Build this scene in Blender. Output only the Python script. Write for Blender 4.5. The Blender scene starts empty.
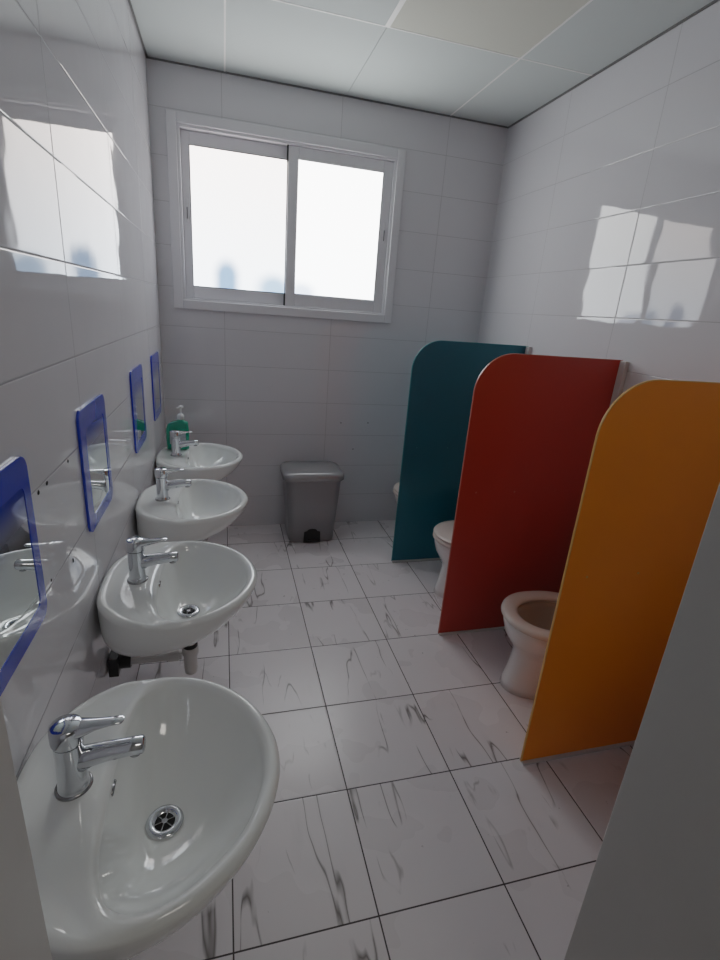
import bpy, bmesh, math, random
from mathutils import Vector, Matrix
random.seed(4)
SC = bpy.context.scene
COL = SC.collection
W, H, T = 1.888, 2.386, 1/3
YF = -2.60            # room face of the front wall
TH = 0.16

# ------------------------------------------------------------------ materials
def new_mat(name):
    m = bpy.data.materials.new(name); m.use_nodes = True
    nt = m.node_tree
    return m, nt, nt.nodes['Principled BSDF']

def N(nt, t, **kw):
    n = nt.nodes.new(t)
    for k, v in kw.items():
        if k == 'op': n.operation = v
        else: setattr(n, k, v)
    return n

def mth(nt, op, a, b=None, c=None, clamp=False):
    n = nt.nodes.new('ShaderNodeMath'); n.operation = op; n.use_clamp = clamp
    for i, v in enumerate((a, b, c)):
        if v is None: continue
        if isinstance(v, (int, float)): n.inputs[i].default_value = v
        else: nt.links.new(v, n.inputs[i])
    return n.outputs[0]

def mixc(nt, fac, a, b):
    n = nt.nodes.new('ShaderNodeMix'); n.data_type = 'RGBA'
    for sock, v in ((n.inputs['Factor'], fac), (n.inputs[6], a), (n.inputs[7], b)):
        if isinstance(v, (int, float)): sock.default_value = v
        elif isinstance(v, tuple): sock.default_value = (*v, 1)
        else: nt.links.new(v, sock)
    return n.outputs[2]

def plain(name, col, rough=.4, metal=0., noise=.0, nscale=20., bump=0., bscale=200., coat=0., spec=.5):
    m, nt, b = new_mat(name)
    b.inputs['Roughness'].default_value = rough
    b.inputs['Metallic'].default_value = metal
    b.inputs['Specular IOR Level'].default_value = spec
    if coat:
        b.inputs['Coat Weight'].default_value = coat
        b.inputs['Coat Roughness'].default_value = .05
    tc = N(nt, 'ShaderNodeTexCoord')
    nz = N(nt, 'ShaderNodeTexNoise'); nz.inputs['Scale'].default_value = nscale
    nt.links.new(tc.outputs['Object'], nz.inputs['Vector'])
    lo = tuple(c*(1-noise) for c in col); hi = tuple(min(1, c*(1+noise)) for c in col)
    nt.links.new(mixc(nt, nz.outputs['Fac'], lo, hi), b.inputs['Base Color'])
    if bump:
        n2 = N(nt, 'ShaderNodeTexNoise'); n2.inputs['Scale'].default_value = bscale
        nt.links.new(tc.outputs['Object'], n2.inputs['Vector'])
        bp = N(nt, 'ShaderNodeBump'); bp.inputs['Strength'].default_value = bump
        bp.inputs['Distance'].default_value = .002
        nt.links.new(n2.outputs['Fac'], bp.inputs['Height'])
        nt.links.new(bp.outputs['Normal'], b.inputs['Normal'])
    return m

def tile_cells(nt, pos, ax_u, ax_v, tu, tv, ou, ov, g):
    """returns (grout mask, edge bump height, cell id vector)"""
    sep = N(nt, 'ShaderNodeSeparateXYZ'); nt.links.new(pos, sep.inputs[0])
    outs = []
    ids = []
    for ax, t, o in ((ax_u, tu, ou), (ax_v, tv, ov)):
        q = mth(nt, 'DIVIDE', mth(nt, 'SUBTRACT', sep.outputs[ax], o), t)
        fl = mth(nt, 'FLOOR', q)
        fr = mth(nt, 'SUBTRACT', q, fl)
        d = mth(nt, 'MULTIPLY', mth(nt, 'MINIMUM', fr, mth(nt, 'SUBTRACT', 1.0, fr)), t)
        outs.append(d); ids.append(fl)
    d = mth(nt, 'MINIMUM', outs[0], outs[1])
    mask = mth(nt, 'LESS_THAN', d, g)
    h = mth(nt, 'DIVIDE', d, g*2.6, clamp=True)
    cv = N(nt, 'ShaderNodeCombineXYZ')
    nt.links.new(ids[0], cv.inputs[0]); nt.links.new(ids[1], cv.inputs[1])
    return mask, h, cv.outputs[0]

def wall_tile(name, ax_u, ou, col=(.672, .668, .695), grout=(.30, .29, .31), eb=.8):
    m, nt, b = new_mat(name)
    geo = N(nt, 'ShaderNodeNewGeometry'); pos = geo.outputs['Position']
    mask, h, cid = tile_cells(nt, pos, ax_u, 2, .6, .2, ou, 0., .0012)
    wn = N(nt, 'ShaderNodeTexWhiteNoise'); wn.noise_dimensions = '3D'
    nt.links.new(cid, wn.inputs['Vector'])
    tint = mixc(nt, wn.outputs['Value'], tuple(c*.985 for c in col), col)
    c = mixc(nt, mask, tint, grout)
    nt.links.new(c, b.inputs['Base Color'])
    b.inputs['Roughness'].default_value = .07
    nt.links.new(mth(nt, 'ADD', .035, mth(nt, 'MULTIPLY', mask, .5)), b.inputs['Roughness'])
    b.inputs['IOR'].default_value = 1.55
    # slow waviness of the glaze + rounded tile edges
    nz = N(nt, 'ShaderNodeTexNoise'); nz.inputs['Scale'].default_value = 7.; nz.inputs['Detail'].default_value = 1.
    nt.links.new(pos, nz.inputs['Vector'])
    bp = N(nt, 'ShaderNodeBump'); bp.inputs['Strength'].default_value = .22; bp.inputs['Distance'].default_value = .004
    nt.links.new(nz.outputs['Fac'], bp.inputs['Height'])
    bp2 = N(nt, 'ShaderNodeBump'); bp2.inputs['Strength'].default_value = eb; bp2.inputs['Distance'].default_value = .001
    nt.links.new(h, bp2.inputs['Height']); nt.links.new(bp.outputs['Normal'], bp2.inputs['Normal'])
    # each tile sits at a very slightly different angle
    sub = N(nt, 'ShaderNodeVectorMath', op='SUBTRACT'); nt.links.new(wn.outputs['Color'], sub.inputs[0]); sub.inputs[1].default_value = (.5, .5, .5)
    sc = N(nt, 'ShaderNodeVectorMath', op='SCALE'); nt.links.new(sub.outputs[0], sc.inputs[0]); sc.inputs['Scale'].default_value = .009
    ad = N(nt, 'ShaderNodeVectorMath', op='ADD'); nt.links.new(bp2.outputs['Normal'], ad.inputs[0]); nt.links.new(sc.outputs[0], ad.inputs[1])
    nm = N(nt, 'ShaderNodeVectorMath', op='NORMALIZE'); nt.links.new(ad.outputs[0], nm.inputs[0])
    nt.links.new(nm.outputs[0], b.inputs['Normal'])
    return m

def floor_mat():
    m, nt, b = new_mat('marble_floor_tile')
    geo = N(nt, 'ShaderNodeNewGeometry'); pos = geo.outputs['Position']
    mask, h, cid = tile_cells(nt, pos, 0, 1, T, T, .3336, -.2585, .0019)
    wn = N(nt, 'ShaderNodeTexWhiteNoise'); wn.noise_dimensions = '3D'; nt.links.new(cid, wn.inputs['Vector'])
    sc = N(nt, 'ShaderNodeVectorMath', op='SCALE'); nt.links.new(wn.outputs['Color'], sc.inputs[0]); sc.inputs['Scale'].default_value = 13.
    ad = N(nt, 'ShaderNodeVectorMath', op='ADD'); nt.links.new(pos, ad.inputs[0]); nt.links.new(sc.outputs[0], ad.inputs[1])
    P = ad.outputs[0]
    def vein(scx, scy, scale, width, rot, gate_lo, gate_scale):
        mp = N(nt, 'ShaderNodeMapping'); mp.inputs['Scale'].default_value = (scx, scy, 1); mp.inputs['Rotation'].default_value = (0, 0, rot)
        nt.links.new(P, mp.inputs['Vector'])
        nz = N(nt, 'ShaderNodeTexNoise'); nz.inputs['Scale'].default_value = scale; nz.inputs['Detail'].default_value = 3.5; nz.inputs['Roughness'].default_value = .5
        nt.links.new(mp.outputs[0], nz.inputs['Vector'])
        d = mth(nt, 'ABSOLUTE', mth(nt, 'SUBTRACT', nz.outputs['Fac'], .5))
        g = N(nt, 'ShaderNodeTexNoise'); g.inputs['Scale'].default_value = gate_scale; g.inputs['Detail'].default_value = 2.
        nt.links.new(P, g.inputs['Vector'])
        gate = mth(nt, 'MULTIPLY', mth(nt, 'SUBTRACT', g.outputs['Fac'], gate_lo), 9., clamp=True)
        line = mth(nt, 'SUBTRACT', 1.0, mth(nt, 'DIVIDE', d, width), clamp=True)
        return mth(nt, 'MULTIPLY', line, gate)
    v1 = vein(1.0, .15, 5.2, .0075, .17, .44, 5.)
    v2 = vein(1.0, .22, 7.0, .010, .28, .585, 9.)
    v3 = vein(1.0, .15, 5.2, .030, .17, .52, 5.)
    sp = N(nt, 'ShaderNodeTexNoise'); sp.inputs['Scale'].default_value = 45.; nt.links.new(P, sp.inputs['Vector'])
    v4 = mth(nt, 'MULTIPLY', mth(nt, 'SUBTRACT', sp.outputs['Fac'], .755), 25., clamp=True)
    cl = N(nt, 'ShaderNodeTexNoise'); cl.inputs['Scale'].default_value = 3.; cl.inputs['Detail'].default_value = 3.; nt.links.new(P, cl.inputs['Vector'])
    base = mixc(nt, cl.outputs['Fac'], (.69, .655, .67), (.78, .75, .77))
    c = mixc(nt, mth(nt, 'MULTIPLY', v3, .16), base, (.40, .37, .37))
    c = mixc(nt, mth(nt, 'MULTIPLY', v1, .95), c, (.15, .135, .13))
    c = mixc(nt, mth(nt, 'MULTIPLY', v2, .6), c, (.22, .20, .20))
    c = mixc(nt, mth(nt, 'MULTIPLY', v4, .7), c, (.18, .16, .16))
    c = mixc(nt, mask, c, (.055, .045, .045))
    nt.links.new(c, b.inputs['Base Color'])
    rz = mth(nt, 'ADD', .20, mth(nt, 'MULTIPLY', cl.outputs['Fac'], .16))
    nt.links.new(mth(nt, 'ADD', rz, mth(nt, 'MULTIPLY', mask, .4)), b.inputs['Roughness'])
    bp = N(nt, 'ShaderNodeBump'); bp.inputs['Strength'].default_value = .5; bp.inputs['Distance'].default_value = .001
    nt.links.new(h, bp.inputs['Height']); nt.links.new(bp.outputs['Normal'], b.inputs['Normal'])
    return m

def pane_mat(name, base_top, base_bot, strength, blobs):
    """frosted glass with daylight behind it, dim blue things blurred through it"""
    m, nt, b = new_mat(name)
    geo = N(nt, 'ShaderNodeNewGeometry')
    sep = N(nt, 'ShaderNodeSeparateXYZ'); nt.links.new(geo.outputs['Position'], sep.inputs[0])
    t = mth(nt, 'DIVIDE', mth(nt, 'SUBTRACT', sep.outputs[2], 1.41), .66, clamp=True)
    c = mixc(nt, t, base_bot, base_top)
    for (bx, bz, rx, rz, col, a) in blobs:
        dx = mth(nt, 'DIVIDE', mth(nt, 'SUBTRACT', sep.outputs[0], bx), rx)
        dz = mth(nt, 'DIVIDE', mth(nt, 'MAXIMUM', mth(nt, 'SUBTRACT', sep.outputs[2], bz), 0.0), rz)
        r = mth(nt, 'SQRT', mth(nt, 'ADD', mth(nt, 'MULTIPLY', dx, dx), mth(nt, 'MULTIPLY', dz, dz)))
        mr = N(nt, 'ShaderNodeMapRange'); mr.interpolation_type = 'SMOOTHSTEP'
        mr.inputs['From Min'].default_value = .35; mr.inputs['From Max'].default_value = 1.25
        mr.inputs['To Min'].default_value = a; mr.inputs['To Max'].default_value = 0
        nt.links.new(r, mr.inputs['Value'])
        c = mixc(nt, mr.outputs[0], c, col)
    b.inputs['Base Color'].default_value = (.3, .3, .32, 1)
    b.inputs['Roughness'].default_value = .35
    nt.links.new(c, b.inputs['Emission Color'])
    b.inputs['Emission Strength'].default_value = strength
    return m

M = {}
M['tile_back'] = wall_tile('glazed_tile_back', 0, .334, grout=(.42, .41, .43), eb=.5)
M['tile_left'] = wall_tile('glazed_tile_left', 1, -.48)
M['tile_right'] = wall_tile('glazed_tile_right', 1, -.56, grout=(.42, .41, .43), eb=.6)
M['tile_front'] = wall_tile('glazed_tile_front', 0, .334)
M['floor'] = floor_mat()
M['ceiling'] = plain('ceiling_board', (.60, .65, .64), .75, noise=.03, nscale=3, bump=.2, bscale=300)
M['ceiling_warm'] = plain('ceiling_board_warm', (.64, .64, .57), .75, noise=.03, nscale=3, bump=.2, bscale=300)
M['grid'] = plain('ceiling_grid_metal', (.88, .88, .86), .4)
M['shadow_gap'] = plain('ceiling_edge_trim', (.16, .16, .16), .6)
M['plaster'] = plain('painted_jamb', (.46, .455, .44), .55, noise=.05, nscale=6, bump=.3, bscale=60)
M['jamb'] = plain('painted_door_lining', (.60, .59, .57), .4, noise=.05, nscale=6, bump=.25, bscale=40)
M['upvc'] = plain('white_window_profile', (.74, .74, .77), .3, noise=.02)
M['gasket'] = plain('black_gasket', (.015, .015, .02), .5)
M['pane_l'] = pane_mat('frosted_pane_left', (.96, .88, .84), (.84, .92, 1.0), 5.8,
    [(.350, 1.475, .075, .10, (.10, .17, .28), .97), (.605, 1.43, .11, .09, (.13, .22, .34), .9)])
M['pane_r'] = pane_mat('frosted_pane_right', (.96, .96, .94), (.92, .97, 1.0), 8.5,
    [(.76, 1.42, .09, .07, (.16, .22, .34), .75)])
M['ceramic'] = plain('white_ceramic', (.84, .865, .85), .06, noise=.015, nscale=4, coat=.5)
M['wc'] = plain('white_toilet_china', (.80, .78, .77), .12, noise=.02, nscale=4, coat=.3)
M['wc_seat'] = plain('cream_plastic_seat', (.70, .62, .57), .25, noise=.03, nscale=6)
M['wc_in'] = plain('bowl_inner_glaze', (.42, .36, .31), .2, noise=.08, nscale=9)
M['chrome'] = plain('chrome', (.62, .64, .67), .10, metal=1., noise=.04, nscale=30)
M['chrome_dark'] = plain('dull_chrome', (.34, .34, .35), .25, metal=1.)
M['black'] = plain('black_plastic', (.012, .011, .012), .45, noise=.2)
M['dark_hole'] = plain('dark_hole', (.01, .01, .01), .8)
M['pvc'] = plain('white_plastic_pipe', (.62, .60, .58), .3, noise=.03)
M['blue'] = plain('blue_acrylic', (.006, .060, .52), .18, noise=.1, nscale=8, coat=.4)
M['mirror'] = plain('mirror_glass', (.80, .84, .84), .015, metal=1.)
def fade_mirror():
    # blue print fading into the silvered glass from the top
    m = M['mirror']; nt = m.node_tree; b = nt.nodes['Principled BSDF']
    geo = N(nt, 'ShaderNodeNewGeometry'); sep = N(nt, 'ShaderNodeSeparateXYZ'); nt.links.new(geo.outputs['Position'], sep.inputs[0])
    mr = N(nt, 'ShaderNodeMapRange'); mr.interpolation_type = 'SMOOTHSTEP'
    mr.inputs['From Min'].default_value = .93; mr.inputs['From Max'].default_value = 1.035
    nt.links.new(sep.outputs[2], mr.inputs['Value'])
    old = b.inputs['Base Color'].links[0].from_socket
    nt.links.new(mixc(nt, mr.outputs[0], old, (.006, .055, .42)), b.inputs['Base Color'])
    nt.links.new(mth(nt, 'SUBTRACT', 1.0, mth(nt, 'MULTIPLY', mr.outputs[0], .9)), b.inputs['Metallic'])
fade_mirror()
M['teal'] = plain('teal_laminate', (.004, .15, .205), .30, noise=.05, nscale=4, coat=.15)
M['red'] = plain('red_laminate', (.43, .045, .028), .30, noise=.05, nscale=4, coat=.15)
M['yellow'] = plain('yellow_laminate', (.95, .29, .003), .30, noise=.05, nscale=4, coat=.15)
M['teal_e'] = plain('teal_edge', (.03, .26, .28), .3)
M['red_e'] = plain('red_edge', (.50, .16, .12), .3)
M['yellow_e'] = plain('yellow_edge', (.75, .42, .12), .3)
M['alu'] = plain('white_profile', (.62, .61, .60), .35)
M['bin'] = plain('silver_grey_plastic', (.27, .27, .28), .30, noise=.05, nscale=9, metal=.3)
M['bin_lid'] = plain('silver_grey_lid', (.34, .34, .35), .2, noise=.05, nscale=9, metal=.3)
M['soap'] = plain('green_soap', (.0, .30, .19), .18, noise=.06, nscale=20, coat=.5)
M['white_plastic'] = plain('white_pump_plastic', (.80, .82, .82), .3)
M['label'] = plain('grey_label', (.42, .47, .50), .4, noise=.5, nscale=60)

# ------------------------------------------------------------------ geometry helpers
def link(name, bm, mat, parent=None, smooth=False, bevel=0, seg=2, mats=None, kind=None, sub=0, loc=None):
    me = bpy.data.meshes.new(name)
    bmesh.ops.recalc_face_normals(bm, faces=bm.faces[:])
    bm.to_mesh(me); bm.free()
    for mm in (mats or [mat]): me.materials.append(mm)
    if smooth:
        for p in me.polygons: p.use_smooth = True
    o = bpy.data.objects.new(name, me); COL.objects.link(o)
    if parent: o.parent = parent
    if loc: o.location = loc
    if bevel:
        b = o.modifiers.new('bevel', 'BEVEL'); b.width = bevel; b.segments = seg; b.limit_method = 'ANGLE'; b.angle_limit = .7
        for p in me.polygons: p.use_smooth = True
        w = o.modifiers.new('wn', 'WEIGHTED_NORMAL'); w.keep_sharp = True
    if sub:
        s = o.modifiers.new('sub', 'SUBSURF'); s.levels = sub; s.render_levels = sub
    if kind: o['kind'] = kind
    return o

def root(name, label, cat, loc, group=None):
    o = bpy.data.objects.new(name, None); COL.objects.link(o); o.location = loc; o.empty_display_size = .05
    o['label'] = label; o['category'] = cat
    if group: o['group'] = group
    return o

def box(bm, x0, x1, y0, y1, z0, z1):
    vs = [bm.verts.new((x, y, z)) for z in (z0, z1) for x, y in ((x0, y0), (x1, y0), (x1, y1), (x0, y1))]
    fs = []
    for f in ((3, 2, 1, 0), (4, 5, 6, 7), (0, 1, 5, 4), (1, 2, 6, 5), (2, 3, 7, 6), (3, 0, 4, 7)):
        fs.append(bm.faces.new([vs[i] for i in f]))
    return fs

def boxes(*bs):
    bm = bmesh.new()
    for b in bs: box(bm, *b)
    return bm

def loft(bm, rings, cap0=True, cap1=True, mat_of=None):
    vr = [[bm.verts.new(p) for p in r] for r in rings]
    n = len(vr[0])
    for k in range(len(vr)-1):
        for i in range(n):
            f = bm.faces.new((vr[k][i], vr[k][(i+1) % n], vr[k+1][(i+1) % n], vr[k+1][i]))
            if mat_of: f.material_index = mat_of(k)
    if cap0: bm.faces.new(list(reversed(vr[0])))
    if cap1: bm.faces.new(vr[-1])
    return vr

def lathe(bm, prof, c=(0, 0, 0), n=32, axis='z', caps=True):
    rings = []
    for r, h in prof:
        ring = []
        for i in range(n):
            a = 2*math.pi*i/n
            u, v = r*math.cos(a), r*math.sin(a)
            p = {'z': (u, v, h), 'x': (h, u, v), 'y': (u, h, v)}[axis]
            ring.append((p[0]+c[0], p[1]+c[1], p[2]+c[2]))
        rings.append(ring)
    loft(bm, rings, caps, caps)

def tube(bm, pts, r, n=16):
    """pts with one radius or a list of (ry, rz) along a path"""
    pts = [Vector(p) for p in pts]
    rings = []
    up = Vector((0, 1, 0))
    for i, p in enumerate(pts):
        d = (pts[min(i+1, len(pts)-1)] - pts[max(i-1, 0)]).normalized()
        a = d.cross(up)
        if a.length < 1e-3: a = d.cross(Vector((1, 0, 0)))
        a.normalize(); b = a.cross(d).normalized()
        rr = r[i] if isinstance(r, list) else r
        ra, rb = rr if isinstance(rr, tuple) else (rr, rr)
        rings.append([tuple(p + a*ra*math.cos(2*math.pi*k/n) + b*rb*math.sin(2*math.pi*k/n)) for k in range(n)])
    loft(bm, rings)

def rrect(w, d, r, n=6, cx=0, cy=0):
    pts = []
    for sx, sy, a0 in ((1, 1, 0), (-1, 1, 90), (-1, -1, 180), (1, -1, 270)):
        for k in range(n+1):
            a = math.radians(a0 + 90*k/n)
            pts.append((cx + sx*(w/2-r) + r*math.cos(a), cy + sy*(d/2-r) + r*math.sin(a)))
    return pts

# ------------------------------------------------------------------ room shell
S = 'structure'
link('floor', boxes((-.9, 2.8, -4.4, .15, -.08, 0)), M['floor'], kind=S)
WX0, WX1, WZ0, WZ1 = .12, 1.25, 1.335, 2.145
link('wall_back', boxes((-.12, WX0, 0, .14, 0, H+.1), (WX1, W+.12, 0, .14, 0, H+.1), (WX0, WX1, 0, .14, 0, WZ0), (WX0, WX1, 0, .14, WZ1, H+.1)), M['tile_back'], kind=S)
link('wall_left', boxes((-.12, 0, YF-TH+.002, 0, 0, H+.1)), M['tile_left'], kind=S)
link('wall_right', boxes((W, W+.12, YF-TH+.002, 0, 0, H+.1)), M['tile_right'], kind=S)
DX0, DX1, DH = .155, .83, 2.1
link('wall_front', boxes((0, DX0-.02, YF-TH, YF, 0, H+.1), (DX1+.02, W, YF-TH, YF, 0, H+.1), (DX0-.02, DX1+.02, YF-TH, YF, DH+.02, H+.1)), M['tile_front'], kind=S)
# corridor beyond the doorway the photograph is taken from
link('wall_corridor', boxes((-.9, 2.8, -4.4, -4.28, 0, H+.1), (-.9, -.78, -4.28, YF-TH, 0, H+.1), (2.68, 2.8, -4.28, YF-TH, 0, H+.1),
     (-.78, -.12, YF-TH-.1, YF-TH-.0, 0, H+.1), (W+.12, 2.68, YF-TH-.1, YF-TH, 0, H+.1)), M['plaster'], kind=S)
d1 = link('door_1', boxes((DX0-.02, DX0, YF-TH-.004, YF+.004, 0, DH+.02), (DX1, DX1+.02, YF-TH-.004, YF+.004, 0, DH+.02), (DX0, DX1, YF-TH-.004, YF+.004, DH, DH+.02)), M['jamb'], kind=S, bevel=.002)

# suspended ceiling: boards between grid bars
bm = bmesh.new()
gx = [-.25, .35, .95, 1.53, 2.13]; gy = [0, -.70, -1.30, -1.90, -2.50, -3.1, -3.7, -4.3]
for i in range(4):
    for j in range(7):
        fs = box(bm, max(gx[i], -.0)+.001, min(gx[i+1], W)-.001, gy[j+1]+.001, gy[j]-.001, H, H+.03)
        if (i, j) in ((2, 1), (1, 2)):
            for f in fs: f.material_index = 1
link('ceiling', bm, None, mats=[M['ceiling'], M['ceiling_warm']], kind=S)
link('ceiling_corridor', boxes((-.9, 0, -4.4, YF-TH, H, H+.03), (W, 2.8, -4.4, YF-TH, H, H+.03)), M['ceiling'], kind=S)
bm = bmesh.new()
for x, wd in ((.35, .004), (.95, .010), (1.53, .004)):
    box(bm, x-wd, x+wd, YF, -.70 if x > .9 and x < 1 else 0, H-.0012, H+.01)
for y in gy[1:5]: box(bm, 0, W, y-.004, y+.004, H-.001, H+.01)
link('trim_1', bm, M['grid'], kind=S)
link('trim_2', boxes((0, W, -.008, 0, H-.006, H), (0, .008, YF, -.008, H-.006, H), (W-.008, W, YF, -.008, H-.006, H)), M['shadow_gap'], kind=S)

# ------------------------------------------------------------------ window
def frame_boxes(x0, x1, z0, z1, y0, y1, w):
    wl, wr, wb, wt = w if isinstance(w, tuple) else (w,)*4
    return [(x0, x0+wl, y0, y1, z0, z1), (x1-wr, x1, y0, y1, z0, z1), (x0+wl, x1-wr, y0, y1, z0, z0+wb), (x0+wl, x1-wr, y0, y1, z1-wt, z1)]
win = link('window_1', boxes(*frame_boxes(.074, 1.296, 1.293, 2.190, -.016, 0.0, .046)), M['upvc'], kind=S, bevel=.003)
link('window_frame', boxes(*frame_boxes(.12, 1.25, 1.335, 2.145, -.006, .09, .014)), M['upvc'], win, bevel=.002)
sl = link('sash', boxes(*frame_boxes(.134, .70, 1.349, 2.131, .035, .06, (.042, .03, .064, .062))), M['upvc'], win, bevel=.003)
sr = link('sash', boxes(*frame_boxes(.665, 1.236, 1.349, 2.131, .006, .031, (.052, .054, .066, .058))), M['upvc'], win, bevel=.003)
link('pane', boxes((.174, .672, .044, .050, 1.411, 2.070)), M['pane_l'], sl)
link('pane', boxes((.715, 1.184, .016, .022, 1.413, 2.075)), M['pane_r'], sr)
link('gasket', boxes(*frame_boxes(.174, .672, 1.411, 2.071, .0335, .0345, .003)), M['gasket'], sl)
link('gasket', boxes((.6585, .6645, .004, .034, 2.06, 2.131), (.6585, .6645, .004, .034, 1.349, 1.41), (.661, .6645, .020, .034, 1.41, 2.06)), M['gasket'], sr)
link('gasket', boxes(*frame_boxes(.716, 1.183, 1.414, 2.074, .0045, .0055, .0025)), M['chrome_dark'], sr)
for sx, px, py in ((sl, .155, .035), (sr, 1.212, .006)):
    link('latch', boxes((px-.006, px+.006, py-.004, py, 1.72, 1.83)), M['upvc'], sx, bevel=.002)
    link('latch_slot', boxes((px-.003, px+.003, py-.006, py-.004, 1.735, 1.79)), M['chrome_dark'], sx)
# wall outside so the opening is closed off
link('wall_outside', boxes((WX0-.06, WX1+.06, .141, .16, WZ0-.06, WZ1+.06)), M['plaster'], kind=S)

# ------------------------------------------------------------------ sinks
def catmull(pts, n=24):
    out = []
    m = len(pts)
    for i in range(m):
        p0, p1, p2, p3 = (Vector(pts[(i+k-1) % m]) for k in range(4))
        for k in range(n):
            t = k/n
            out.append(.5*((2*p1)+(-p0+p2)*t+(2*p0-5*p1+4*p2-p3)*t*t+(-p0+3*p1-3*p2+p3)*t**3))
    return out

def polar(pts, c, n):
    """radius of a closed outline seen from c at n angles"""
    dense = catmull(pts)
    ang = sorted((math.atan2(p[1]-c[1], p[0]-c[0]) % (2*math.pi), math.hypot(p[0]-c[0], p[1]-c[1])) for p in dense)
    res = []
    for i in range(n):
        a = 2*math.pi*i/n
        hi = next((k for k, q in enumerate(ang) if q[0] >= a), None)
        if hi is None or hi == 0:
            q0, q1 = ang[-1], ang[0]
            span = (q1[0]-q0[0]) % (2*math.pi); t = ((a-q0[0]) % (2*math.pi))/max(span, 1e-6)
        else:
            q0, q1 = ang[hi-1], ang[hi]; t = (a-q0[0])/max(q1[0]-q0[0], 1e-6)
        res.append(q0[1]*(1-t)+q1[1]*t)
    return res

def sym(half):
    return half + [(x, -y) for x, y in reversed(half) if abs(y) > 1e-6]

OUT = sym([(.004, 0), (.006, .06), (.016, .112), (.042, .158), (.078, .196), (.125, .222), (.18, .232), (.24, .226), (.30, .202), (.352, .160), (.390, .103), (.410, .046), (.415, 0)])
INN = sym([(.146, 0), (.148, .07), (.154, .13), (.172, .183), (.212, .204), (.26, .195), (.31, .163), (.355, .115), (.383, .05), (.389, 0)])
ZR = .612
def sink_mesh():
    c = (.222, 0.0); n = 128
    ro, ri = polar(OUT, c, n), polar(INN, c, n)
    dirs = [(math.cos(2*math.pi*i/n), math.sin(2*math.pi*i/n)) for i in range(n)]
    bm = bmesh.new(); rings = []
    zd = .492
    for s in (0, .06, .12, .2, .3, .4, .5, .6, .7, .8, .88, .94, .98, 1.0):
        z = zd + (ZR-.012-zd)*(s**2.3) if s < 1 else ZR-.008
        ring = []
        for i, (dx, dy) in enumerate(dirs):
            r = .024 + (ri[i]-.024)*s
            # rear slope a little steeper
            ring.append((c[0]+dx*r, c[1]+dy*r, z))
        rings.append(ring)
    for t, dz in ((.12, -.003), (.28, -.0035), (.5, -.006), (.70, -.006), (.82, -.001), (.90, .001), (.96, -.001), (1.0, -.007)):
        ring = []
        for i, (dx, dy) in enumerate(dirs):
            gap = ro[i]-ri[i]
            r = ri[i]+gap*t
            narrow = max(0, min(1, (.075-gap)/.04))       # slim front rim rolls over, wide deck stays flat
            dzz = dz*(1-narrow) + narrow*(-.010*(abs(t-.5)*2)**2.2)
            x = max(.004, c[0]+dx*r)
            ring.append((x, c[1]+dy*r, ZR+dzz))
        rings.append(ring)
    outer = [(max(.004, c[0]+dx*ro[i]), c[1]+dy*ro[i]) for i, (dx, dy) in enumerate(dirs)]
    for z, sx, sy in ((ZR-.016, .998, .999), (ZR-.03, .985, .99), (ZR-.05, .955, .97), (ZR-.075, .90, .935), (ZR-.10, .82, .875), (ZR-.122, .715, .78), (ZR-.138, .60, .65), (ZR-.148, .45, .45), (ZR-.152, .30, .28)):
        rings.append([(.004 + (x-.004)*sx if x > .0041 else .004, y*sy, z) for x, y in outer])
    loft(bm, rings, True, True)
    return bm

def faucet_parts(par):
    fx = .094
    bm = bmesh.new()
    lathe(bm, [(.0245, .604), (.0245, .612), (.0225, .616), (.0215, .624), (.0208, .66), (.0208, .694), (.0215, .697)], (fx, 0, 0), 36)
    fa = link('faucet', bm, M['chrome'], par, smooth=True)
    e = fa.modifiers.new('es', 'EDGE_SPLIT'); e.split_angle = .9
    bm = bmesh.new(); lathe(bm, [(.027, .6045), (.0275, .608), (.026, .6115), (.0235, .6125)], (fx, 0, 0), 36)
    link('base_ring', bm, M['chrome_dark'], fa, smooth=True)
    bm = bmesh.new()
    tube(bm, [(fx+.004, 0, .655), (fx+.025, 0, .664), (fx+.05, 0, .668), (fx+.085, 0, .671), (fx+.104, 0, .672), (fx+.107, 0, .672)],
         [(.023, .017), (.018, .016), (.0155, .015), (.0138, .0145), (.0135, .0145), (.0105, .012)], 20)
    link('spout', bm, M['chrome'], fa, smooth=True)
    bm = bmesh.new(); lathe(bm, [(.0090, .6555), (.0090, .6615)], (fx+.092, 0, 0), 20)
    link('aerator', bm, M['chrome_dark'], fa)
    bm = bmesh.new()
    lathe(bm, [(.0222, .699), (.0232, .703), (.0232, .725), (.0222, .729), (.0200, .731), (.004, .7325)], (fx, 0, 0), 32)
    tube(bm, [(fx+.004, 0, .719), (fx+.022, 0, .7205), (fx+.040, 0, .7235), (fx+.062, 0, .7255), (fx+.078, 0, .7265), (fx+.081, 0, .7266)],
         [(.012, .020), (.0105, .017), (.006, .012), (.003, .0095), (.0028, .0085), (.001, .004)], 20)
    lv = link('lever', bm, M['chrome'], fa, smooth=True)
    e = lv.modifiers.new('es', 'EDGE_SPLIT'); e.split_angle = .75

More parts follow.
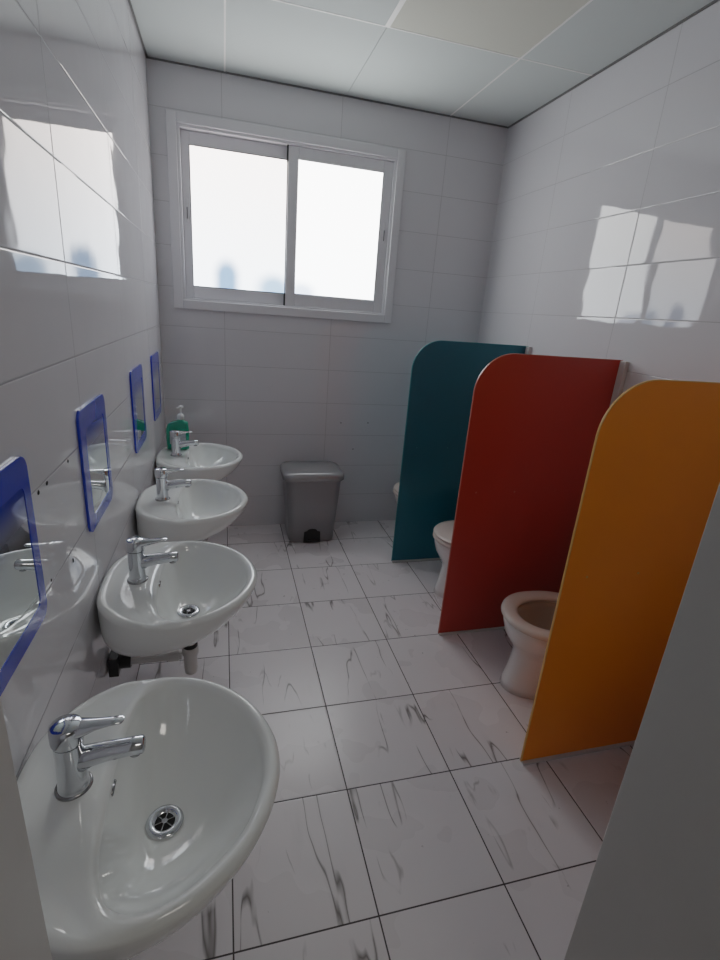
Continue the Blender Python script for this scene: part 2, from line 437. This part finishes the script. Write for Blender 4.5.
def make_sink():
    r = root('wash_basin', '', 'sink', (0, 0, 0), 'wash basins along the left wall')
    link('basin', sink_mesh(), M['ceramic'], r, smooth=True)
    faucet_parts(r)
    c = (.222, 0, 0)
    bm = bmesh.new(); lathe(bm, [(.0150, .4935), (.0185, .4975), (.024, .4985), (.0290, .4975), (.031, .4945)], c, 36, caps=False)
    dr = link('drain', bm, M['chrome'], r, smooth=True)
    bm = bmesh.new(); lathe(bm, [(.0185, .4925), (.0185, .4945)], c, 28)
    link('drain_hole', bm, M['dark_hole'], dr)
    bm = bmesh.new()
    for k in range(6):
        a = k*math.pi/3 + .3
        tube(bm, [(c[0]+math.cos(a)*.004, math.sin(a)*.004, .4957), (c[0]+math.cos(a)*.0185, math.sin(a)*.0185, .4957)], .0011, 6)
    lathe(bm, [(.005, .495), (.005, .4968)], c, 16)
    link('grate', bm, M['chrome_dark'], dr)
    # overflow slot in the rear slope of the bowl
    bm = bmesh.new()
    tube(bm, [(.1485, -.013, .5895), (.1485, .013, .5895)], [(.0035, .003)]*2, 12)
    link('overflow_slot', bm, M['chrome_dark'], r, smooth=True)
    # waste pipe, bottle trap, pipe to the wall
    bm = bmesh.new(); lathe(bm, [(.017, .47), (.017, .385)], c, 24)
    link('waste_pipe', bm, M['pvc'], r, smooth=False)
    bm = bmesh.new()
    lathe(bm, [(.0185, .386), (.0215, .382), (.0215, .376), (.020, .374)], c, 24)
    link('trap_nut', bm, M['black'], r, smooth=True)
    bm = bmesh.new()
    lathe(bm, [(.0225, .3745), (.0235, .37), (.0235, .35), (.0195, .347), (.0195, .30), (.018, .285), (.010, .277)], c, 24)
    link('bottle_trap', bm, M['pvc'], r, smooth=True)
    bm = bmesh.new()
    tube(bm, [(.198, 0, .345), (.05, 0, .345)], .0125, 16)
    lathe(bm, [(.016, .160), (.016, .190)], (0, 0, .345), 16, axis='x')
    link('outlet_pipe', bm, M['pvc'], r, smooth=False)
    bm = bmesh.new()
    tube(bm, [(.060, 0, .345), (.004, 0, .345)], .021, 16)
    tube(bm, [(.045, 0, .345), (.045, 0, .43)], .009, 12)
    box(bm, .004, .03, -.03, .03, .315, .375)
    link('wall_connector', bm, M['black'], r, bevel=.002)
    return r

def copy_tree(o, parent=None):
    c = o.copy(); COL.objects.link(c)
    if parent: c.parent = parent
    for ch in list(o.children): copy_tree(ch, c)
    return c

sink0 = make_sink()
SINKS = [(-2.308, 'nearest white oval wash basin, filling the lower left corner'),
         (-1.674, 'second white wash basin from the doorway, its white waste pipe showing below'),
         (-1.066, 'third white wash basin from the doorway, next after the one showing its waste pipe'),
         (-.466, 'farthest white wash basin, with the green soap bottle on its rim')]
for i, (y, lab) in enumerate(SINKS):
    s = sink0 if i == 0 else copy_tree(sink0)
    s.location = (0, y, 0); s['label'] = lab

# ------------------------------------------------------------------ mirrors
def rr_plate(bm, y0, y1, z0, z1, x0, x1, r):
    pts = rrect(y1-y0, z1-z0, r, 6, (y0+y1)/2, (z0+z1)/2)
    loft(bm, [[(x, p[0], p[1]) for p in pts] for x in (x0, x1)])

def rr_frame(bm, out, inn, x0, x1, ro, ri):
    po = rrect(out[1]-out[0], out[3]-out[2], ro, 6, (out[0]+out[1])/2, (out[2]+out[3])/2)
    pi = rrect(inn[1]-inn[0], inn[3]-inn[2], ri, 6, (inn[0]+inn[1])/2, (inn[2]+inn[3])/2)
    loops = [(x0, po), (x1-.001, po), (x1, [(a*.99+b*.01, c*.99+d*.01) for (a, c), (b, d) in zip(po, pi)]), (x1, pi), (x0, pi)]
    vr = [[bm.verts.new((x, p[0], p[1])) for p in l] for x, l in loops]
    n = len(po)
    for k in range(5):
        a, b = vr[k], vr[(k+1) % 5]
        for i in range(n): bm.faces.new((a[i], a[(i+1) % n], b[(i+1) % n], b[i]))

def make_mirror():
    r = root('wall_mirror', '', 'mirror', (0, 0, 0), 'blue framed mirrors on the left wall')
    bm = bmesh.new(); rr_frame(bm, (-.134, .134, .772, 1.082), (-.086, .106, .806, 1.032), .0005, .0065, .026, .014)
    link('frame', bm, M['blue'], r)
    bm = bmesh.new(); rr_plate(bm, -.087, .107, .805, 1.033, .001, .0055, .012)
    link('mirror_glass', bm, M['mirror'], r)
    return r
m0 = make_mirror()
MIR = [(-2.195, 'blue framed mirror above the nearest basin, cut by the left edge of the photo'),
       (-1.598, 'blue framed mirror above the second basin from the doorway, reflecting a tap'),
       (-.892, 'narrow looking blue framed mirror above the third basin, reflecting the green bottle'),
       (-.335, 'farthest blue framed mirror, closest to the window wall')]
for i, (y, lab) in enumerate(MIR):
    m = m0 if i == 0 else copy_tree(m0)
    m.location = (0, y, 0); m['label'] = lab

# drill holes and chips in the tiles
def chip(loc, axis, sy, sz, label):
    bm = bmesh.new()
    n = 10; ring0, ring1 = [], []
    for k in range(n):
        a = 2*math.pi*k/n; q = random.uniform(.7, 1.2)
        u, v = math.cos(a)*sy*q, math.sin(a)*sz*q
        if axis == 'x': ring0.append((0.0002, u, v)); ring1.append((.0012, u*.7, v*.7))
        else: ring0.append((u, -.0002, v)); ring1.append((u*.7, -.0012, v*.7))
    loft(bm, [ring0, ring1])
    o = link('drill_hole', bm, M['dark_hole'], bpy.data.objects['wall_left' if axis == 'x' else 'wall_back'], loc=loc)
    o['label'] = label
chip((0, -2.010, .992), 'x', .006, .005, 'dark drill hole in the left wall joint, nearest the first mirror')
chip((0, -1.962, .993), 'x', .006, .005, 'dark drill hole just right of the one by the first mirror')
chip((0, -1.822, .993), 'x', .004, .004, 'small dark drill hole just left of the second blue mirror')
chip((0, -1.869, .777), 'x', .003, .006, 'dark chip low on the left wall below the second mirror')
chip((0, -2.010, .809), 'x', .003, .004, 'dark chip on the left wall right of the nearest mirror')
chip((1.031, 0, .679), 'y', .004, .004, 'small drill hole in the back wall above the bin, left of the pair')
chip((1.207, 0, .682), 'y', .004, .004, 'small drill hole in the back wall beside the teal divider, right of the pair')
chip((1.121, 0, .510), 'y', .004, .004, 'lowest small drill hole in the back wall right of the bin')

# ------------------------------------------------------------------ dividers
def make_divider(y, mat, edge, label, near):
    x0, x1, z1, r, th = 1.244, W-.003, 1.241, .152, .009
    R_ = root('toilet_divider', label, 'partition', (x1, y, 0), 'coloured dividers between the toilets')
    def outline(ins):
        pts = [(x0+ins, .004), (x1, .004), (x1, z1-ins), (x0+r, z1-ins)]
        for k in range(1, 15):
            a = math.radians(90+90*k/15); pts.append((x0+r+(r-ins)*math.cos(a), z1-r+(r-ins)*math.sin(a)))
        pts.append((x0+ins, z1-r))
        return [(p[0]-x1, p[1]) for p in pts]
    o_, i_ = outline(0), outline(.0025)
    bm = bmesh.new()
    loft(bm, [[(p[0], -.0015, p[1]) for p in i_], [(p[0], th-.0015, p[1]) for p in i_]])
    link('panel', bm, mat, R_)
    bm = bmesh.new()
    op, ip = o_[2:]+[o_[0]], i_[2:]+[i_[0]]
    vr = [[bm.verts.new((p[0], yy, p[1])) for p in l] for l, yy in ((op, -.0005), (op, th-.003), (ip, th-.003), (ip, -.0005))]
    for k in range(4):
        a, b = vr[k], vr[(k+1) % 4]
        for i in range(len(op)-1): bm.faces.new((a[i], a[i+1], b[i+1], b[i]))
    for e in (0, -1): bm.faces.new([vr[k][e] for k in range(4)])
    link('edge_band', bm, edge, R_)
    link('floor_profile', boxes((x0+.002-x1, 0, -.012, th+.004, 0.0005, .009)), M['alu'], R_, bevel=.001)
    link('wall_profile', boxes((-.016, 0, -.034, -.002, .0125, z1-.003)), M['alu'], R_, bevel=.001)
    for sx in (.075, .253):
        bm = bmesh.new(); lathe(bm, [(.0035, -.0030), (.0035, -.0016)], (x0+sx-x1, 0, .682), 12, axis='y')
        link('screw', bm, edge, R_)
make_divider(-.580, M['teal'], M['teal_e'], 'teal toilet divider with a rounded corner, farthest by the window wall', 0)
make_divider(-1.262, M['red'], M['red_e'], 'red toilet divider with a rounded corner, between the teal and yellow ones', 0)
make_divider(-1.942, M['yellow'], M['yellow_e'], 'yellow orange toilet divider with a rounded corner, nearest the doorway', 0)

# ------------------------------------------------------------------ toilets (children's height)
def egg(x0, x1, hw, z, n=48, cx=0.45):
    """front at x0 (round), back at x1"""
    L = x1-x0; c = x0 + L*cx
    pts = []
    for k in range(n):
        a = 2*math.pi*k/n
        ca, sa = math.cos(a), math.sin(a)
        ex = .86 if ca > 0 else 1.0
        x = c + (L-L*cx)*math.copysign(abs(ca)**ex, ca) if ca > 0 else c + L*cx*ca
        y = hw*math.copysign(abs(sa)**(.9 if ca > 0 else 1), sa)
        pts.append((x, y, z))
    return pts

def make_toilet():
    r = root('toilet', '', 'toilet', (0, 0, 0), 'low toilets between the dividers')
    F = 1.331
    bm = bmesh.new()
    rings = [egg(F+.034, 1.74, .102, .001), egg(F+.038, 1.74, .099, .03), egg(F+.052, 1.74, .094, .09), egg(F+.062, 1.74, .092, .16),
             egg(F+.057, 1.74, .098, .195), egg(F+.036, 1.735, .122, .225), egg(F+.018, 1.73, .142, .26), egg(F+.010, 1.725, .153, .295), egg(F+.006, 1.72, .156, .322),
             egg(F+.010, 1.715, .152, .328),
             egg(F+.052, 1.66, .108, .326), egg(F+.062, 1.65, .100, .30), egg(F+.08, 1.63, .085, .25), egg(F+.12, 1.58, .055, .20), egg(F+.16, 1.54, .03, .19)]
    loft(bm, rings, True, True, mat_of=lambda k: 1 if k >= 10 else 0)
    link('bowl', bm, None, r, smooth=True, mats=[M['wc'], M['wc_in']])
    bm = bmesh.new()
    prof = [(0, .329), (-.004, .334), (-.002, .345), (.006, .351), (.020, .353), (.044, .350), (.056, .343), (.056, .330)]
    rg = [egg(F+i, 1.71-i*.9, .160-i, z) for i, z in prof]
    vr = loft(bm, rg, False, False)
    n = len(vr[0])
    for i in range(n): bm.faces.new((vr[-1][i], vr[-1][(i+1) % n], vr[0][(i+1) % n], vr[0][i]))
    link('seat', bm, M['wc_seat'], r, smooth=True)
    bm = bmesh.new()
    rings = []
    for z, gx, gy in ((.33, .004, .004), (.34, 0, 0), (.60, 0, 0), (.605, .004, .004)):
        rings.append([(p[0], p[1], z) for p in rrect(.135-2*gx, .34-2*gy, .03, 5, 1.813, 0)])
    loft(bm, rings)
    box(bm, 1.69, 1.86, -.07, .07, .05, .33)
    ci = link('cistern', bm, M['wc'], r, bevel=.004)
    bm = bmesh.new()
    rings = []
    for z, g in ((.606, .0), (.62, -.003), (.633, .002), (.64, .012)):
        rings.append([(p[0], p[1], z) for p in rrect(.138-2*g, .35-2*g, .03, 5, 1.812, 0)])
    loft(bm, rings); link('cistern_lid', bm, M['wc'], r, smooth=False, bevel=.003)
    bm = bmesh.new(); lathe(bm, [(.02, .640), (.02, .645), (.016, .647)], (1.81, 0, 0), 20)
    link('flush_button', bm, M['chrome'], r)
    return r

def closed_lid():
    bm = bmesh.new(); F = 1.329
    rg = [egg(F+i, 1.705-i*.9, .160-i, z) for i, z in ((.002, .3535), (-.001, .360), (.004, .366), (.03, .371), (.09, .374), (.15, .375))]
    loft(bm, rg); return bm
def open_lid():
    bm = bmesh.new()
    rg = [[(1.722+dx-.0*q[0], q[1], .365+(1.70-q[0])) for q in egg(1.40+i, 1.70-i, .150-i, 0)] for i, dx in ((.004, 0), (0, -.004), (.004, -.012))]
    loft(bm, rg); return bm

t0 = make_toilet()
TO = [(-1.612, 'low toilet with its seat down and bowl open, between red and yellow dividers', 0),
      (-.930, 'low toilet with closed lid, half hidden behind the red divider', 1),
      (-.285, 'low toilet barely showing its rim past the teal divider', 1),
      (-2.300, 'low toilet nearest the doorway, in front of the yellow divider, almost hidden by the jamb', 1)]
copies = [t0] + [copy_tree(t0) for _ in TO[1:]]
for o, (y, lab, closed) in zip(copies, TO):
    link('lid', closed_lid() if closed else open_lid(), M['wc_seat'], o, smooth=True)
    o.location = (0, y, 0); o['label'] = lab; o.scale = (1, 1, .92)

# ------------------------------------------------------------------ pedal bin
b = root('pedal_bin', 'silver grey plastic pedal bin standing against the back wall', 'bin', (.828, -.172, 0))
b.scale = (1, 1, 1.035)
bm = bmesh.new()
rings = []
for z, w, d, r_ in ((.002, .255, .215, .035), (.010, .272, .225, .04), (.20, .302, .240, .042), (.385, .330, .255, .045), (.393, .330, .255, .045)):
    rings.append([(p[0], p[1], z) for p in rrect(w, d, r_, 8)])
loft(bm, rings)
bo = link('body', bm, M['bin'], b, smooth=True)
e = bo.modifiers.new('es', 'EDGE_SPLIT'); e.split_angle = .7
bm = bmesh.new()
rings = []
for z, w, d, r_ in ((.384, .350, .270, .05), (.388, .362, .280, .055), (.408, .362, .280, .055), (.418, .356, .275, .055), (.428, .336, .258, .06), (.434, .29, .22, .07), (.437, .18, .12, .05)):
    rings.append([(p[0], p[1], z) for p in rrect(w, d, r_, 8)])
loft(bm, rings)
link('lid', bm, M['bin_lid'], b, smooth=True)
bm = bmesh.new()
pts = [(-.052, .004), (.052, .004), (.048, .07)] + [(.030*math.cos(a)+0, .075+.014*math.sin(a)) for a in [k*math.pi/8 for k in range(0, 9)]] + [(-.048, .07)]
loft(bm, [[(x, -.1185, z) for x, z in pts], [(x, -.108, z) for x, z in pts]])
link('pedal_recess', bm, M['black'], b)
link('pedal', boxes((-.032, .032, -.138, -.114, .016, .028)), M['black'], b, bevel=.004)

# ------------------------------------------------------------------ soap bottle
s = root('soap_bottle', 'green liquid soap bottle with white pump on the farthest wash basin', 'soap bottle', (.096, -.368, .612))
s.scale = (1, 1, 1.05)
bm = bmesh.new(); rings = []
for z, w, d, r_ in ((0, .100, .044, .018), (.004, .108, .05, .02), (.06, .112, .05, .022), (.10, .110, .05, .022), (.122, .100, .046, .02), (.136, .076, .038, .018), (.143, .034, .03, .014), (.147, .028, .028, .0135)):
    sh = .018*max(0, min(1, (z-.118)/.025))
    rings.append([(p[0]+sh, p[1], z) for p in rrect(w, d, r_, 6)])
loft(bm, rings); link('bottle', bm, M['soap'], s, smooth=True)
bm = bmesh.new()
lathe(bm, [(.0165, .1475), (.0165, .166), (.012, .172), (.006, .175), (.0045, .180), (.0045, .200), (.009, .202), (.010, .208), (.008, .212)], (.018, 0, 0), 20)
tube(bm, [(.032, .004, .207), (.018, 0, .2065), (.0, -.02, .203)], [.0055, .0045, .0035], 10)
link('pump', bm, M['white_plastic'], s, smooth=True)
link('bottle_label', boxes((-.036, .040, -.0262, -.0252, .03, .092)), M['label'], s)

# ------------------------------------------------------------------ light
w = bpy.data.worlds.new('world'); SC.world = w; w.use_nodes = True
w.node_tree.nodes['Background'].inputs[0].default_value = (.8, .85, 1, 1); w.node_tree.nodes['Background'].inputs[1].default_value = .3
def area(name, loc, rot, sx, sy, power, col, spread=180):
    l = bpy.data.lights.new(name, 'AREA'); l.shape = 'RECTANGLE'; l.size = sx; l.size_y = sy; l.energy = power; l.color = col
    l.spread = math.radians(spread)
    o = bpy.data.objects.new(name, l); COL.objects.link(o); o.location = loc; o.rotation_euler = rot
    return o
# unseen fill light added under the corridor ceiling behind the photographer
area('corridor_fill', (.9, -3.6, H-.02), (0, 0, 0), .6, .3, 5, (1, .93, .85))

# ------------------------------------------------------------------ camera
cam = bpy.data.cameras.new('camera'); co = bpy.data.objects.new('camera', cam); COL.objects.link(co)
cam.sensor_fit = 'VERTICAL'; cam.sensor_height = 24; cam.lens = 494.687/960*24; cam.clip_start = .02
co.location = (.33184, -2.97291, 1.34689)
co.rotation_euler = (1.24276654, -.07408939, -.25393472)
SC.camera = co
SC.view_settings.view_transform = 'Filmic'
SC.view_settings.look = 'None'
SC.view_settings.exposure = -.28
SC.cycles.use_denoising = True
SC.cycles.max_bounces = 10; SC.cycles.diffuse_bounces = 8; SC.cycles.glossy_bounces = 5
SC.cycles.sample_clamp_indirect = 6
